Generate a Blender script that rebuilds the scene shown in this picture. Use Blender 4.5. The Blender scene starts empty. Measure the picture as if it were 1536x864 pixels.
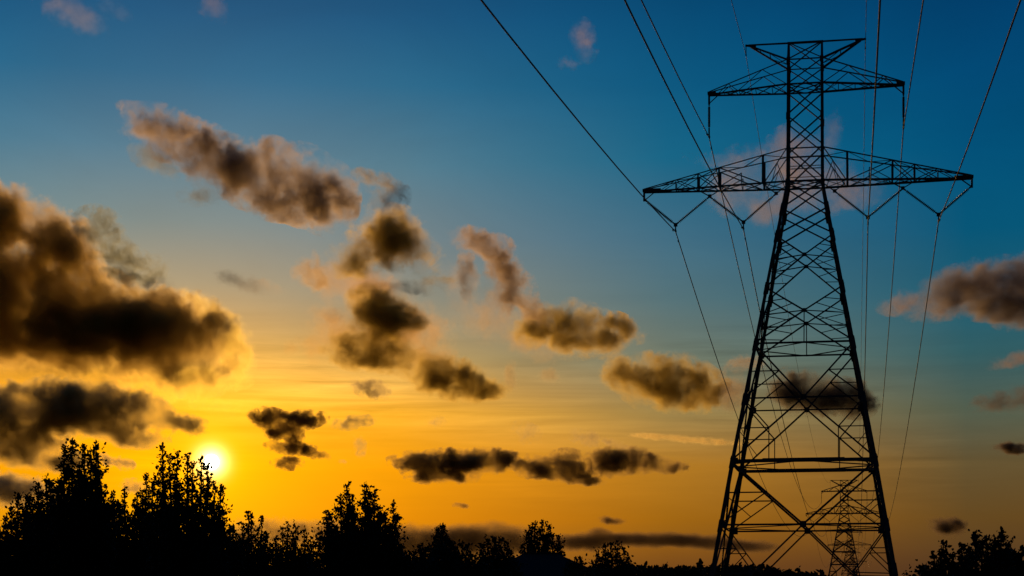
import bpy, bmesh, math, random
from mathutils import Vector, Matrix, noise as mnoise

# ------------------------------------------------------------------ camera, world, sun, exposure
scene = bpy.context.scene
COL = scene.collection
F, HX, HY = 2728.0, 768.0, 910.0          # focal length in px, principal column, horizon row
EYE = 1.7
cam_d = bpy.data.cameras.new('camera'); cam = bpy.data.objects.new('camera', cam_d); COL.objects.link(cam)
cam_d.sensor_width = 36.0; cam_d.lens = F / 1536 * 36.0
cam_d.shift_y = (HY - 432) / 1536
cam_d.clip_start = 0.5; cam_d.clip_end = 60000
cam.location = (0, 0, EYE); cam.rotation_euler = (math.pi / 2, 0, 0)
scene.camera = cam

SUN_AZ = math.atan((317 - HX) / F)        # from +Y towards +X
SUN_EL = math.atan((HY - 693) / math.hypot(F, 317 - HX))
SUN = Vector((math.sin(SUN_AZ) * math.cos(SUN_EL), math.cos(SUN_AZ) * math.cos(SUN_EL), math.sin(SUN_EL)))

def P(px, py, Y):                          # a point at depth Y
    return Vector(((px - HX) / F * Y, Y, EYE + (HY - py) / F * Y))

def lin(c):
    return tuple(((v / 255) / 12.92 if v <= 10 else ((v / 255 + .055) / 1.055) ** 2.4) for v in c)

class NT:
    """small helper for node trees"""
    def __init__(s, nt): s.nt = nt; nt.nodes.clear()
    def n(s, t, **k):
        nd = s.nt.nodes.new(t)
        for a, b in k.items(): setattr(nd, a, b)
        return nd
    def put(s, sock, v):
        if isinstance(v, bpy.types.NodeSocket): s.nt.links.new(v, sock)
        else: sock.default_value = v
    def m(s, op, a, b=None, c=None, clamp=False):
        nd = s.n('ShaderNodeMath', operation=op, use_clamp=clamp)
        s.put(nd.inputs[0], a)
        if b is not None: s.put(nd.inputs[1], b)
        if c is not None: s.put(nd.inputs[2], c)
        return nd.outputs[0]
    def v(s, op, a, b=None, out=0):
        nd = s.n('ShaderNodeVectorMath', operation=op)
        s.put(nd.inputs[0], a)
        if b is not None:
            if op == 'SCALE': s.put(nd.inputs['Scale'], b)
            else: s.put(nd.inputs[1], b)
        return nd.outputs['Value'] if op in ('LENGTH', 'DOT_PRODUCT', 'DISTANCE') else nd.outputs[0]
    def ramp(s, fac, stops, interp='LINEAR'):
        nd = s.n('ShaderNodeValToRGB'); cr = nd.color_ramp; cr.interpolation = interp
        while len(cr.elements) < len(stops): cr.elements.new(0.5)
        for e, (p, c) in zip(cr.elements, stops):
            e.position = p
        for e, (p, c) in zip(cr.elements, stops):
            e.position = p; e.color = (*c, 1)
        s.put(nd.inputs[0], fac); return nd.outputs[0]
    def mix(s, fac, a, b, mode='MIX'):
        nd = s.n('ShaderNodeMix', data_type='RGBA', blend_type=mode); s.put(nd.inputs[0], fac)
        for i, q in ((6, a), (7, b)):
            s.put(nd.inputs[i], (*q, 1) if isinstance(q, tuple) and len(q) == 3 else q)
        return nd.outputs[2]
    def maprange(s, v, a, b, c=0., d=1., smooth=False):
        nd = s.n('ShaderNodeMapRange', interpolation_type='SMOOTHSTEP' if smooth else 'LINEAR')
        for k, q in zip(range(5), (v, a, b, c, d)): s.put(nd.inputs[k], q)
        return nd.outputs[0]
    def noise(s, vec, scale, detail=4., rough=.5, color=False, dist=0.):
        nd = s.n('ShaderNodeTexNoise'); s.put(nd.inputs['Vector'], vec); nd.inputs['Scale'].default_value = scale
        nd.inputs['Detail'].default_value = detail; nd.inputs['Roughness'].default_value = rough
        nd.inputs['Distortion'].default_value = dist
        return nd.outputs['Color'] if color else nd.outputs['Fac']

world = bpy.data.worlds.new('World'); scene.world = world; world.use_nodes = True
w = NT(world.node_tree)
tc = w.n('ShaderNodeTexCoord').outputs['Generated']
sep = w.n('ShaderNodeSeparateXYZ'); w.put(sep.inputs[0], tc)
X, Y_, Z = sep.outputs
az = w.m('ARCTAN2', X, Y_)
hor = w.m('SQRT', w.m('ADD', w.m('MULTIPLY', X, X), w.m('MULTIPLY', Y_, Y_)))
el = w.m('ARCTAN2', Z, hor)
def E(py): return math.atan((HY - py) / F)
def A(px): return math.atan((px - HX) / F)
EMAX = E(-100)
# the evening sky: colour against height above the horizon, for four bearings
cols = {
 150:  [(910, (170,95,15)), (830, (205,125,15)), (760, (235,150,5)), (690, (250,160,2)), (600, (244,160,22)), (520, (200,150,78)), (430, (146,144,124)), (340, (100,136,144)), (230, (58,122,150)), (120, (8,104,144)), (30, (0,90,134)), (-100, (0,68,114))],
 600:  [(910, (120,74,30)), (840, (176,108,28)), (780, (222,130,8)), (700, (240,150,10)), (620, (230,158,34)), (540, (176,148,94)), (450, (130,138,128)), (360, (98,130,142)), (250, (64,124,148)), (130, (12,106,144)), (30, (0,88,132)), (-100, (0,62,108))],
 1000: [(910, (92,60,34)), (850, (122,74,28)), (780, (166,105,20)), (700, (186,126,36)), (620, (160,134,78)), (540, (116,126,108)), (450, (84,118,126)), (360, (62,112,136)), (240, (10,105,140)), (130, (0,92,134)), (30, (0,80,124)), (-100, (0,56,100))],
 1450: [(910, (70,46,30)), (850, (86,58,34)), (780, (106,76,34)), (700, (104,86,52)), (620, (84,96,80)), (540, (52,96,102)), (450, (26,94,116)), (360, (4,88,122)), (240, (0,83,124)), (130, (0,75,120)), (30, (0,66,112)), (-100, (0,46,90))],
}
ramps = []
for px, st in sorted(cols.items()):
    fac = w.m('DIVIDE', el, EMAX, clamp=True)
    ramps.append((A(px), w.ramp(fac, [(max(0, E(py) / EMAX), lin(c)) for py, c in st], 'EASE' if 0 else 'LINEAR')))
sky = ramps[0][1]
for (a0, _), (a1, r1) in zip(ramps, ramps[1:]):
    sky = w.mix(w.maprange(az, a0, a1, smooth=False), sky, r1)
# higher up and towards the east the evening sky darkens
sky = w.mix(w.maprange(el, EMAX, 1.2, smooth=True), sky, (.0, .012, .045))
east = w.maprange(w.m('ABSOLUTE', w.m('SUBTRACT', az, A(500))), .35, 1.5, smooth=True)
sky = w.mix(east, sky, (.002, .005, .014))
# glow round the sun
sang = w.m('ARCCOSINE', w.v('DOT_PRODUCT', tc, tuple(SUN)))
def gl(sig, amp, pw=1.): return w.m('MULTIPLY', w.m('EXPONENT', w.m('MULTIPLY', w.m('POWER', w.m('DIVIDE', sang, sig), pw), -1.)), amp)
px1 = 1 / F
glow = w.v('SCALE', (1.0, .46, .0), gl(150 * px1, .5, 1.3))
glow = w.v('ADD', glow, w.v('SCALE', (1.0, .42, .0), gl(390 * px1, .24, 1.8)))
glow = w.v('ADD', glow, w.v('SCALE', (1.0, .45, .0), gl(36 * px1, .6, 1.5)))
glow = w.v('ADD', glow, w.v('SCALE', (1.0, .82, .32), gl(16 * px1, 5.0, 1.8)))
# fine streaks of high cirrus, seen low over the horizon
u = w.m('DIVIDE', X, w.m('MAXIMUM', Z, .02)); vv = w.m('DIVIDE', Y_, w.m('MAXIMUM', Z, .02))
cmb = w.n('ShaderNodeCombineXYZ'); w.put(cmb.inputs[0], w.m('MULTIPLY', az, 9.)); w.put(cmb.inputs[1], w.m('MULTIPLY', el, 170.))
tilt = w.n('ShaderNodeVectorRotate'); tilt.rotation_type = 'Z_AXIS'; w.put(tilt.inputs['Vector'], cmb.outputs[0]); tilt.inputs['Angle'].default_value = .1
st1 = w.noise(tilt.outputs[0], .9, 6., .62, dist=.6)
cmb2 = w.n('ShaderNodeCombineXYZ'); w.put(cmb2.inputs[0], w.m('MULTIPLY', az, 8.)); w.put(cmb2.inputs[1], w.m('MULTIPLY', el, 18.))
patch = w.maprange(w.noise(cmb2.outputs[0], 1.3, 3.), .42, .62, smooth=True)
band = w.m('MULTIPLY', w.maprange(el, E(800), E(680), smooth=True), w.maprange(el, E(430), E(560), smooth=True))
streak = w.m('MULTIPLY', w.m('MULTIPLY', w.m('SUBTRACT', st1, .5), 1.0), w.m('MULTIPLY', w.m('ADD', w.m('MULTIPLY', patch, .8), .25), band))
hz = w.noise(cmb2.outputs[0], .8, 6., .6, dist=.8)
sky = w.v('SCALE', sky, w.m('ADD', w.m('ADD', 1.0, streak), w.m('MULTIPLY', w.m('SUBTRACT', hz, .5), .28)))
sky = w.v('ADD', sky, glow)
def spot(px, py, rx, ry):
    a_ = w.m('DIVIDE', w.m('SUBTRACT', az, A(px)), rx / F); b_ = w.m('DIVIDE', w.m('SUBTRACT', w.m('ADD', el, w.m('MULTIPLY', az, .06)), E(py) + A(px) * .06), ry / F)
    return w.m('EXPONENT', w.m('MULTIPLY', w.m('ADD', w.m('MULTIPLY', a_, a_), w.m('MULTIPLY', b_, b_)), -1.))
veil = w.m('ADD', w.m('MULTIPLY', spot(520, 575, 170, 38), .9), w.m('MULTIPLY', spot(760, 640, 200, 26), .45))
veil = w.m('ADD', veil, w.m('MULTIPLY', spot(350, 610, 150, 46), .5))
veil = w.m('MULTIPLY', veil, w.maprange(st1, .32, .68, .25, 1.4))
sky = w.v('ADD', sky, w.v('SCALE', (.36, .20, .035), veil))
sky = w.v('MAXIMUM', sky, (0., 0., 0.))
bg = w.n('ShaderNodeBackground'); w.put(bg.inputs['Color'], sky); bg.inputs['Strength'].default_value = .92
nish = w.n('ShaderNodeTexSky', sky_type='NISHITA'); nish.sun_disc = False
nish.sun_elevation = SUN_EL; nish.sun_rotation = SUN_AZ; nish.dust_density = 4.; nish.air_density = 1.5
tinted = w.v('MULTIPLY', nish.outputs[0], (.003, .005, .004))
bg2 = w.n('ShaderNodeBackground'); w.put(bg2.inputs['Color'], tinted); bg2.inputs['Strength'].default_value = .05
add = w.n('ShaderNodeAddShader'); w.put(add.inputs[0], bg.outputs[0]); w.put(add.inputs[1], bg2.outputs[0])
wo = w.n('ShaderNodeOutputWorld'); w.put(wo.inputs['Surface'], add.outputs[0])
world.cycles.sampling_method = 'MANUAL'; world.cycles.sample_map_resolution = 1024

sl = bpy.data.lights.new('sun_light', 'SUN'); sl.energy = 1.2; sl.angle = math.radians(.5); sl.color = (1, .56, .18)
slo = bpy.data.objects.new('sun_light', sl); COL.objects.link(slo); slo.location = (0, 0, 60)
slo.rotation_euler = (-SUN).to_track_quat('-Z', 'Y').to_euler()

scene.view_settings.view_transform = 'Standard'; scene.view_settings.look = 'None'
scene.view_settings.exposure = 0; scene.view_settings.gamma = 1; scene.view_settings.use_curve_mapping = False
cy = scene.cycles
cy.use_denoising = True; cy.max_bounces = 4; cy.diffuse_bounces = 2; cy.glossy_bounces = 2; cy.transparent_max_bounces = 24
cy.volume_bounces = 2; cy.volume_max_steps = 128
cy.use_adaptive_sampling = True

# ------------------------------------------------------------------ scene graph helpers
def tag(o, label=None, cat=None, group=None, kind=None):
    if label: o['label'] = label
    if cat: o['category'] = cat
    if group: o['group'] = group
    if kind: o['kind'] = kind
    return o
def link(name, me, mat=None, parent=None):
    o = bpy.data.objects.new(name, me); COL.objects.link(o)
    if mat is not None: me.materials.append(mat)
    if parent is not None: o.parent = parent
    return o
def empty(name, loc, rz=0.):
    o = bpy.data.objects.new(name, None); COL.objects.link(o); o.location = loc; o.rotation_euler = (0, 0, rz)
    o.empty_display_size = .3
    return o
def from_bm(name, bm, mat, parent=None):
    me = bpy.data.meshes.new(name); bm.to_mesh(me); bm.free(); return link(name, me, mat, parent)

# the visible disc of the sun, far beyond everything else
bm = bmesh.new(); bmesh.ops.create_icosphere(bm, subdivisions=5, radius=45000 * 11.5 / F)
for f in bm.faces: f.smooth = True
ms = bpy.data.materials.new('sun_surface'); ms.use_nodes = True; n_ = NT(ms.node_tree)
em = n_.n('ShaderNodeEmission'); em.inputs['Color'].default_value = (1, .93, .62, 1); em.inputs['Strength'].default_value = 6.
n_.put(n_.n('ShaderNodeOutputMaterial').inputs[0], em.outputs[0])
o = from_bm('sun', bm, ms); o.location = SUN * 45000
tag(o, 'blazing white disc of the low evening sun', 'sun')

# ------------------------------------------------------------------ clouds
def cloud_material(name, ells, size, dens, amp, warp, soft, seed, color, absorb, g, nscale, even):
    m = bpy.data.materials.new(name); m.use_nodes = True; t = NT(m.node_tree)
    p0 = t.n('ShaderNodeTexCoord').outputs['Object']
    p = t.v('ADD', p0, (seed * 137.1, seed * 71.3, seed * 29.7))
    wn = t.noise(p, nscale * .45, 4., .6, color=True)
    pw = t.v('ADD', p0, t.v('SCALE', t.v('SUBTRACT', wn, (.5, .5, .5)), warp * 1.6))
    wf = t.noise(p, nscale * 1.7, 3., .6, color=True)
    pw = t.v('ADD', pw, t.v('SCALE', t.v('SUBTRACT', wf, (.5, .5, .5)), warp * 1.2))
    f = None
    for (cx, cz, rx, rz, rot, cy_, ry) in ells:
        mp = t.n('ShaderNodeMapping', vector_type='TEXTURE')
        t.put(mp.inputs['Vector'], pw)
        mp.inputs['Location'].default_value = (cx, cy_, cz); mp.inputs['Rotation'].default_value = (0, math.radians(rot), 0)
        mp.inputs['Scale'].default_value = (rx, ry, rz)
        d = t.m('SUBTRACT', 1., t.v('LENGTH', mp.outputs[0]))
        f = d if f is None else t.m('SMOOTH_MAX', f, d, .4)
    pn = t.v('ADD', p, t.v('SCALE', t.v('SUBTRACT', wn, (.5, .5, .5)), warp * 1.5))
    n1 = t.noise(pn, nscale, 9., .7)
    f = t.m('MINIMUM', f, .6)
    x = t.m('ADD', f, t.m('MULTIPLY', t.m('SUBTRACT', n1, .50), amp * AMPM))
    x = t.m('SUBTRACT', x, .10)
    dn = t.m('POWER', t.m('DIVIDE', t.m('MAXIMUM', x, 0.), soft, clamp=True), 1.25)
    big = t.noise(t.v('ADD', p, (51., 17., 90.)), nscale * .55, 2., .5)
    dn = t.m('MULTIPLY', dn, t.maprange(big, .38, .62, dens * (.9 if even else .2), dens * (1.05 if even else 1.3), smooth=True))
    vol = t.n('ShaderNodeVolumePrincipled'); vol.inputs['Color'].default_value = (min(.95, color[0] * .82), color[1] * .76, color[2] * .56, 1)
    vol.inputs['Absorption Color'].default_value = (*absorb, 1); vol.inputs['Anisotropy'].default_value = g
    t.put(vol.inputs['Density'], dn)
    t.put(t.n('ShaderNodeOutputMaterial').inputs['Volume'], vol.outputs[0])
    m.cycles.volume_step_rate = CLOUD_STEP; m.cycles.volume_sampling = 'MULTIPLE_IMPORTANCE'
    return m
CLOUD_STEP = .6; AMPM = 1.9; DENSM = 1.8; INFL = 1.34
nclouds = [0]
def cloud(label, ells, Y=5000, dens=5., amp=1.5, warp=22., soft=.52, color=(.8,.75,.7), absorb=(.0,.0,.0), g=.62, nscale=.03, grow=1.1, name='cloud', cat='cloud', depth=1.5, even=False):
    """ells: (cx, cy, rx, ry, rot) in rows and columns of the sky, converted to metres at depth Y"""
    nclouds[0] += 1; seed = nclouds[0]
    ox = sum(e[0] for e in ells) / len(ells); oy = sum(e[1] for e in ells) / len(ells)
    rnd = random.Random(seed)
    loc = P(ox, oy, Y); s = Y / F
    E_ = []
    bm = bmesh.new()
    for (cx, cy_, rx, ry, rot) in ells:
        rx *= INFL; ry *= INFL
        dep = depth * math.sqrt(rx * ry); off = rnd.uniform(-.3, .3) * dep
        E_.append((cx - ox, -(cy_ - oy), rx, ry, rot, off, dep))
        M = Matrix.Translation((cx - ox, off, -(cy_ - oy))) @ Matrix.Rotation(math.radians(rot), 4, 'Y') @ Matrix.Diagonal((rx * grow, dep * grow, ry * grow, 1))
        bmesh.ops.create_icosphere(bm, subdivisions=4, radius=1, matrix=M)
    for v in bm.verts:
        q = v.co * nscale * .7 + Vector((seed * 9.1, 0, 0))
        v.co += v.normal * 0
    me = bpy.data.meshes.new('tmp'); bm.to_mesh(me); bm.free()
    tmp = bpy.data.objects.new('tmp', me); COL.objects.link(tmp)
    md = tmp.modifiers.new('r', 'REMESH'); md.mode = 'VOXEL'; md.voxel_size = max(3., max(e[2] for e in ells) / 22)
    me2 = bpy.data.meshes.new_from_object(tmp.evaluated_get(bpy.context.evaluated_depsgraph_get()))
    bpy.data.objects.remove(tmp); bpy.data.meshes.remove(me)
    size = 100 * s
    mat = cloud_material('cloud_vapour', E_, size, dens * DENSM / size, amp, warp, soft, seed, color, absorb, g, nscale, even)
    me2.name = name
    o = link(name, me2, mat); o.location = loc; o.scale = (s, s, s)
    return tag(o, label, cat)
G_RIM = dict(color=(.86,.78,.7))
# the big bank on the left
cloud('huge dark brown cloud bank with a glowing rim above the sun',
      [(18,340,62,48,10),(78,368,62,44,28),(20,430,90,66,0),(115,430,60,36,20),(60,486,120,56,0),(160,492,115,58,4),(250,504,84,54,6),(305,515,36,42,0)],
      Y=7000, dens=3.6, nscale=.024, amp=1.25, warp=16, soft=.36, color=(1.1,.9,.42))
cloud('pale orange veil of cloud edging the huge dark bank', [(345,522,26,44,-10),(312,468,40,18,38),(300,575,60,16,-4)], Y=7800, dens=1.6, nscale=.035, amp=1.7, warp=24, color=(1.2,1.05,.4), g=.72)
cloud('torn dark blue shreds trailing off the top of the huge bank', [(150,350,30,28,20),(190,385,42,18,25),(240,400,13,16,0),(205,415,40,12,10)], Y=6600, dens=2.6, nscale=.04, amp=2.4, warp=30, color=(.5,.6,.72))
cloud('broad grey brown cloud just above the left treetops',
      [(20,626,90,34,4),(110,612,90,32,4),(175,615,60,32,14),(175,648,60,16,12),(30,668,60,24,0),(215,612,34,24,15),(262,632,40,14,12),(70,690,60,14,4)],
      Y=8000, dens=4.6, nscale=.03, warp=16, soft=.36, color=(.95,.86,.6))
cloud('low slate cloud cut by the left edge behind the tall tree', [(10,735,60,22,4),(60,742,40,14,6)], Y=9000, dens=4, nscale=.03)
cloud('ragged scrap of dark cloud between the two tall trees', [(172,692,22,9,12),(200,728,20,9,0)], Y=9000, dens=4.5, nscale=.05, amp=2.)
# upper left elongated cloud
cloud('long mauve and brown cloud slanting across the upper left sky',
      [(215,188,34,22,22),(262,208,50,30,22),(315,235,52,34,26),(365,262,50,36,28),(415,262,46,38,24),(455,280,46,42,30),(492,302,36,40,10),(400,300,40,20,18)],
      Y=4200, dens=3.0, nscale=.026, warp=30, amp=1.8, color=(.8,.72,.78))
cloud('faint blue grey wisps under the long slanting cloud', [(235,245,34,14,25),(300,292,26,12,0)], Y=4300, dens=.9, nscale=.04, amp=2.2, warp=30, color=(.6,.66,.75))
cloud('small dark violet wisp beside the end of the long cloud', [(572,275,34,12,20),(580,300,26,16,0)], Y=4300, dens=2.0, nscale=.045, amp=2.2, warp=24, color=(.62,.62,.72))
# middle
cloud('tan domed cloud with an olive core', [(585,355,46,36,10),(620,378,38,24,28),(545,378,40,24,-10),(525,395,30,20,0)], Y=4800, dens=3.6, nscale=.03, warp=24, color=(1,.86,.36))
cloud('little tan puff hanging left of the domed cloud', [(470,412,24,20,0),(474,392,8,14,0)], Y=4900, dens=2.0, nscale=.045, warp=16, color=(.95,.78,.56))
cloud('thin peach strip of cloud right of the huge bank', [(350,420,24,10,10),(388,430,32,11,12)], Y=5200, dens=.9, nscale=.04, warp=16, color=(1,.8,.6))
cloud('peach haze patch under the domed cloud', [(520,420,50,26,0),(560,430,40,16,10),(500,470,32,14,0)], Y=5400, dens=.8, nscale=.03, warp=26, color=(1,.8,.6))
cloud('grey smudge of cloud right of the olive cloud', [(612,433,32,9,4),(660,425,34,8,0)], Y=5000, dens=1.6, nscale=.045, amp=2.2, warp=20, color=(.66,.68,.72))
cloud('olive brown cloud with two dark humps above the streaked sky', [(570,468,44,34,10),(610,478,34,22,10),(545,500,38,20,0),(560,530,60,24,6),(600,538,34,22,0),(510,520,26,16,0)], Y=5400, dens=4.2, nscale=.028, warp=24, color=(1,.86,.36))
cloud('small ragged scrap under the olive cloud', [(556,583,26,12,14)], Y=5600, dens=3., nscale=.05, amp=2, warp=14)
cloud('brown wedge of cloud tapering to a dark right tip', [(650,560,36,26,10),(690,568,42,25,10),(725,580,32,13,6)], Y=5600, dens=4.6, nscale=.032, warp=20, color=(1,.86,.36))
cloud('peach and dark brown curl of cloud in the middle of the sky', [(720,368,42,16,22),(700,410,12,30,-4),(755,400,22,34,-14),(765,435,32,28,30),(795,458,30,18,40)], Y=4600, dens=2.6, nscale=.034, warp=26, amp=1.9, color=(.8,.68,.66))
cloud('olive brown cloud below and right of the curl', [(812,490,40,24,0),(858,492,52,32,4),(905,510,34,20,12),(930,490,34,14,22)], Y=5000, dens=3.8, nscale=.03, warp=24, color=(1,.86,.36))
cloud('rounded dark cloud left of the big tower', [(955,560,44,24,6),(1000,572,58,34,4),(1045,582,40,26,8)], Y=5400, dens=4.6, nscale=.03, warp=20, color=(1,.86,.36))
cloud('mauve tail of cloud reaching to the big tower leg', [(1085,588,38,24,6),(1120,545,28,13,4)], Y=5500, dens=1.5, nscale=.035, warp=24, color=(.8,.7,.7))
cloud('small brown smudge above the long dark clouds', [(822,562,16,10,20),(765,565,9,22,0)], Y=5600, dens=1.4, nscale=.05, warp=12)
# behind the tower
cloud('dark slate cloud lying behind the tower legs', [(1195,582,34,24,6),(1240,594,56,24,3),(1290,598,26,22,0)], Y=6000, dens=5.5, nscale=.03, warp=18, color=(.3,.3,.36))
cloud('faint pink cloud behind the crossarms of the tower', [(1065,245,36,9,12),(1120,250,42,28,-20),(1110,290,42,28,0),(1190,225,44,30,-20),(1245,212,18,34,8),(1215,275,60,36,0),(1275,285,40,22,10),(1160,310,50,20,0)], Y=4200, dens=.46, nscale=.028, warp=34, amp=1.9, color=(.78,.68,.78))
# right side
cloud('dusky mauve cloud with a domed top at the right edge', [(1435,438,50,28,-14),(1490,428,54,34,-4),(1540,436,50,42,0),(1500,460,70,18,0)], Y=4800, dens=2.6, nscale=.022, warp=24, color=(.56,.54,.74))
cloud('thin mauve wisps left of the dusky domed cloud', [(1355,450,30,16,-10),(1395,468,34,14,0)], Y=4800, dens=.8, nscale=.035, amp=2.1, warp=26, color=(.8,.64,.64))
cloud('small mauve cloud with a flat base at the right edge', [(1500,604,38,14,-8),(1535,598,30,18,0)], Y=5400, dens=2.4, nscale=.035, warp=16, color=(.34,.3,.38))
cloud('sliver of dark cloud low at the right edge', [(1522,673,28,8,3)], Y=6400, dens=9, nscale=.06, amp=1.1, warp=8, color=(.3,.26,.3))
cloud('faint smudge of cloud at the right edge above the flat one', [(1520,540,34,9,-14)], Y=6400, dens=.9, nscale=.04, warp=14, color=(.8,.6,.6))
cloud('small lone dark cloud above the rightmost tree', [(1422,790,26,13,4)], Y=9000, dens=8, nscale=.06, amp=1.1, warp=8, color=(.3,.25,.26))
# near the sun
cloud('ragged black brown cloud right of the sun', [(405,628,24,12,6),(448,632,34,11,-6),(425,650,24,14,20)], Y=8000, dens=8.1, nscale=.05, amp=2.1, warp=18, color=(.55,.4,.2), soft=.3)
cloud('ragged dark strip under the black brown cloud', [(440,673,32,8,6),(475,682,16,6,14)], Y=8000, dens=7.4, nscale=.06, amp=2.1, warp=12, color=(.55,.4,.2), soft=.3)
cloud('small black scrap lowest beside the sun', [(432,695,20,8,0)], Y=8000, dens=8.1, nscale=.06, amp=1.9, warp=10, color=(.55,.4,.2), soft=.3)
cloud('short dark dash of cloud right of the black brown cloud', [(528,634,28,8,-8)], Y=8200, dens=5, nscale=.06, amp=1.9, warp=12, color=(.65,.6,.5))
cloud('tiny brown wisp below the short dark dash', [(540,670,9,14,-20),(518,692,9,3,0)], Y=8200, dens=2, nscale=.07, amp=2, warp=10)
# the long row over the trees
cloud('first and longest of the dark row of clouds over the trees', [(640,692,44,12,0),(690,690,56,15,0),(735,690,38,15,0),(660,712,44,11,2)], Y=9000, dens=6.2, nscale=.04, amp=1.7, warp=16, color=(.55,.44,.28), soft=.3)
cloud('ragged middle one of the dark row of clouds over the trees', [(800,700,30,14,10),(850,698,26,18,0),(845,712,48,10,8)], Y=9000, dens=5.6, nscale=.042, amp=1.9, warp=18, color=(.55,.44,.28), soft=.3)
cloud('last of the dark row of clouds thinning to a point', [(912,694,30,17,0),(945,690,34,16,6),(990,698,38,9,3)], Y=9000, dens=5.6, nscale=.042, amp=1.9, warp=16, color=(.55,.44,.28), soft=.3)
cloud('faint brown curl of cloud over the ragged middle one', [(790,650,20,13,20),(880,657,22,10,15),(925,668,30,6,15)], Y=9000, dens=1.5, nscale=.05, amp=2, warp=16)
cloud('tiny faint smudge between the brown wedge and dark row', [(655,633,14,7,0)], Y=9000, dens=1.6, nscale=.06, warp=8)
cloud('small dash of cloud above the horizon bank', [(692,758,12,4,5)], Y=10000, dens=7, nscale=.1, amp=.9, warp=4, color=(.5,.38,.25))
cloud('small dash of cloud above the low right bank', [(918,781,20,6,4)], Y=10000, dens=8, nscale=.09, amp=.9, warp=5, color=(.35,.26,.2))
# low banks
cloud('smoky bank of cloud low behind the middle trees', [(625,814,60,25,0),(700,812,80,25,0),(765,815,48,23,0)], Y=12000, dens=4.4, nscale=.025, amp=.6, warp=10, color=(.3,.25,.24), depth=.8, even=True)
cloud('golden topped cloud low behind the small left trees', [(380,800,50,22,0),(440,800,60,20,0),(500,808,40,24,0)], Y=12000, dens=3.8, nscale=.03, amp=1.0, warp=12, color=(.6,.48,.36), depth=.8)
cloud('dark flat bank of cloud low left of the tower', [(872,815,62,12,0),(940,809,80,10,2),(1010,812,80,11,2),(1065,815,60,10,2),(1110,820,60,9,2),(902,800,18,8,0)], Y=12000, dens=5.6, nscale=.03, amp=.55, warp=6, color=(.25,.2,.2), depth=.9, even=True)
cloud('bright thin streak of high cloud left of the tower', [(975,654,34,4,4),(1020,658,40,4.5,5),(1065,662,44,5,5)], Y=14000, dens=2.3, nscale=.06, amp=1.2, warp=3, color=(1.2,1.0,.6), depth=1.4, g=.7)
# faint pink ones at the top
cloud('faint pink scrap alone high in the middle', [(876,62,16,24,-14),(852,96,14,8,0)], Y=3600, dens=.34, nscale=.04, warp=18, amp=1.9, color=(.9,.75,.8))
cloud('faint pinkish veil at the upper left corner', [(110,20,46,18,20),(138,40,14,16,0),(170,8,24,10,30)], Y=3600, dens=.24, nscale=.035, warp=26, amp=1.9, color=(.9,.8,.85))
cloud('faint pink puff cut by the top edge', [(322,12,18,22,-10)], Y=3600, dens=.3, nscale=.04, warp=18, amp=1.8, color=(.9,.75,.8))
cloud('thin golden veil of cloud around the two dark humps', [(500,505,40,26,0),(470,525,34,18,6),(640,535,44,24,16),(600,500,60,40,0),(560,440,40,30,0)], Y=5900, dens=.8, nscale=.035, amp=1.8, warp=24, color=(1.1,.8,.4))
cloud('faint tan veil of cloud between the curl and the olive cloud', [(740,480,40,30,20),(800,520,50,18,10),(690,440,24,40,0)], Y=5900, dens=.45, nscale=.035, amp=1.9, warp=28, color=(1,.8,.55))
cloud('orange glow lit fluff drifting just above the sun', [(250,590,60,12,-8),(330,610,40,12,10),(200,570,50,12,0)], Y=8600, dens=.9, nscale=.04, amp=1.9, warp=22, color=(1.2,.95,.3), g=.74)

# ------------------------------------------------------------------ materials
def surf(name, c1, c2, scale, rough=.8, metal=0., bump=.3):
    m = bpy.data.materials.new(name); m.use_nodes = True; t = NT(m.node_tree)
    p = t.n('ShaderNodeTexCoord').outputs['Object']
    nz = t.noise(p, scale, 5., .6)
    col = t.mix(t.maprange(nz, .35, .65), c1, c2)
    b = t.n('ShaderNodeBsdfPrincipled'); t.put(b.inputs['Base Color'], col)
    b.inputs['Roughness'].default_value = rough; b.inputs['Metallic'].default_value = metal
    bp = t.n('ShaderNodeBump'); bp.inputs['Strength'].default_value = bump; bp.inputs['Distance'].default_value = .02
    t.put(bp.inputs['Height'], nz); t.put(b.inputs['Normal'], bp.outputs[0])
    t.put(t.n('ShaderNodeOutputMaterial').inputs[0], b.outputs[0])
    return m
STEEL = surf('weathered_steel', (.10, .10, .105), (.17, .17, .175), 3., .55, .3)
GLASS = surf('insulator_glaze', (.05, .035, .03), (.07, .05, .04), 8., .35)
WIRE = surf('aluminium_conductor', (.05, .05, .05), (.07, .07, .07), 6., .6, .3)
CONC = surf('concrete', (.22, .21, .2), (.3, .29, .27), 3., .9)
BARK = surf('bark', (.03, .022, .016), (.06, .045, .03), 9., .95, 0, .8)
LEAF = surf('leaf', (.018, .034, .012), (.034, .055, .018), 2.2, .75)
NEEDLE = surf('needles', (.015, .03, .014), (.028, .045, .02), 2.2, .75)
GRASS = surf('meadow', (.03, .045, .015), (.06, .07, .025), .6, .95)
SHINGLE = surf('roof_shingles', (.05, .045, .045), (.08, .07, .07), 4., .9)
SIDING = surf('siding', (.09, .05, .04), (.13, .075, .06), 2., .8)
TRIM = surf('painted_trim', (.5, .5, .48), (.6, .6, .58), 3., .6)
PANE = surf('window_glass', (.02, .025, .03), (.03, .035, .04), 1., .1)

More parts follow.
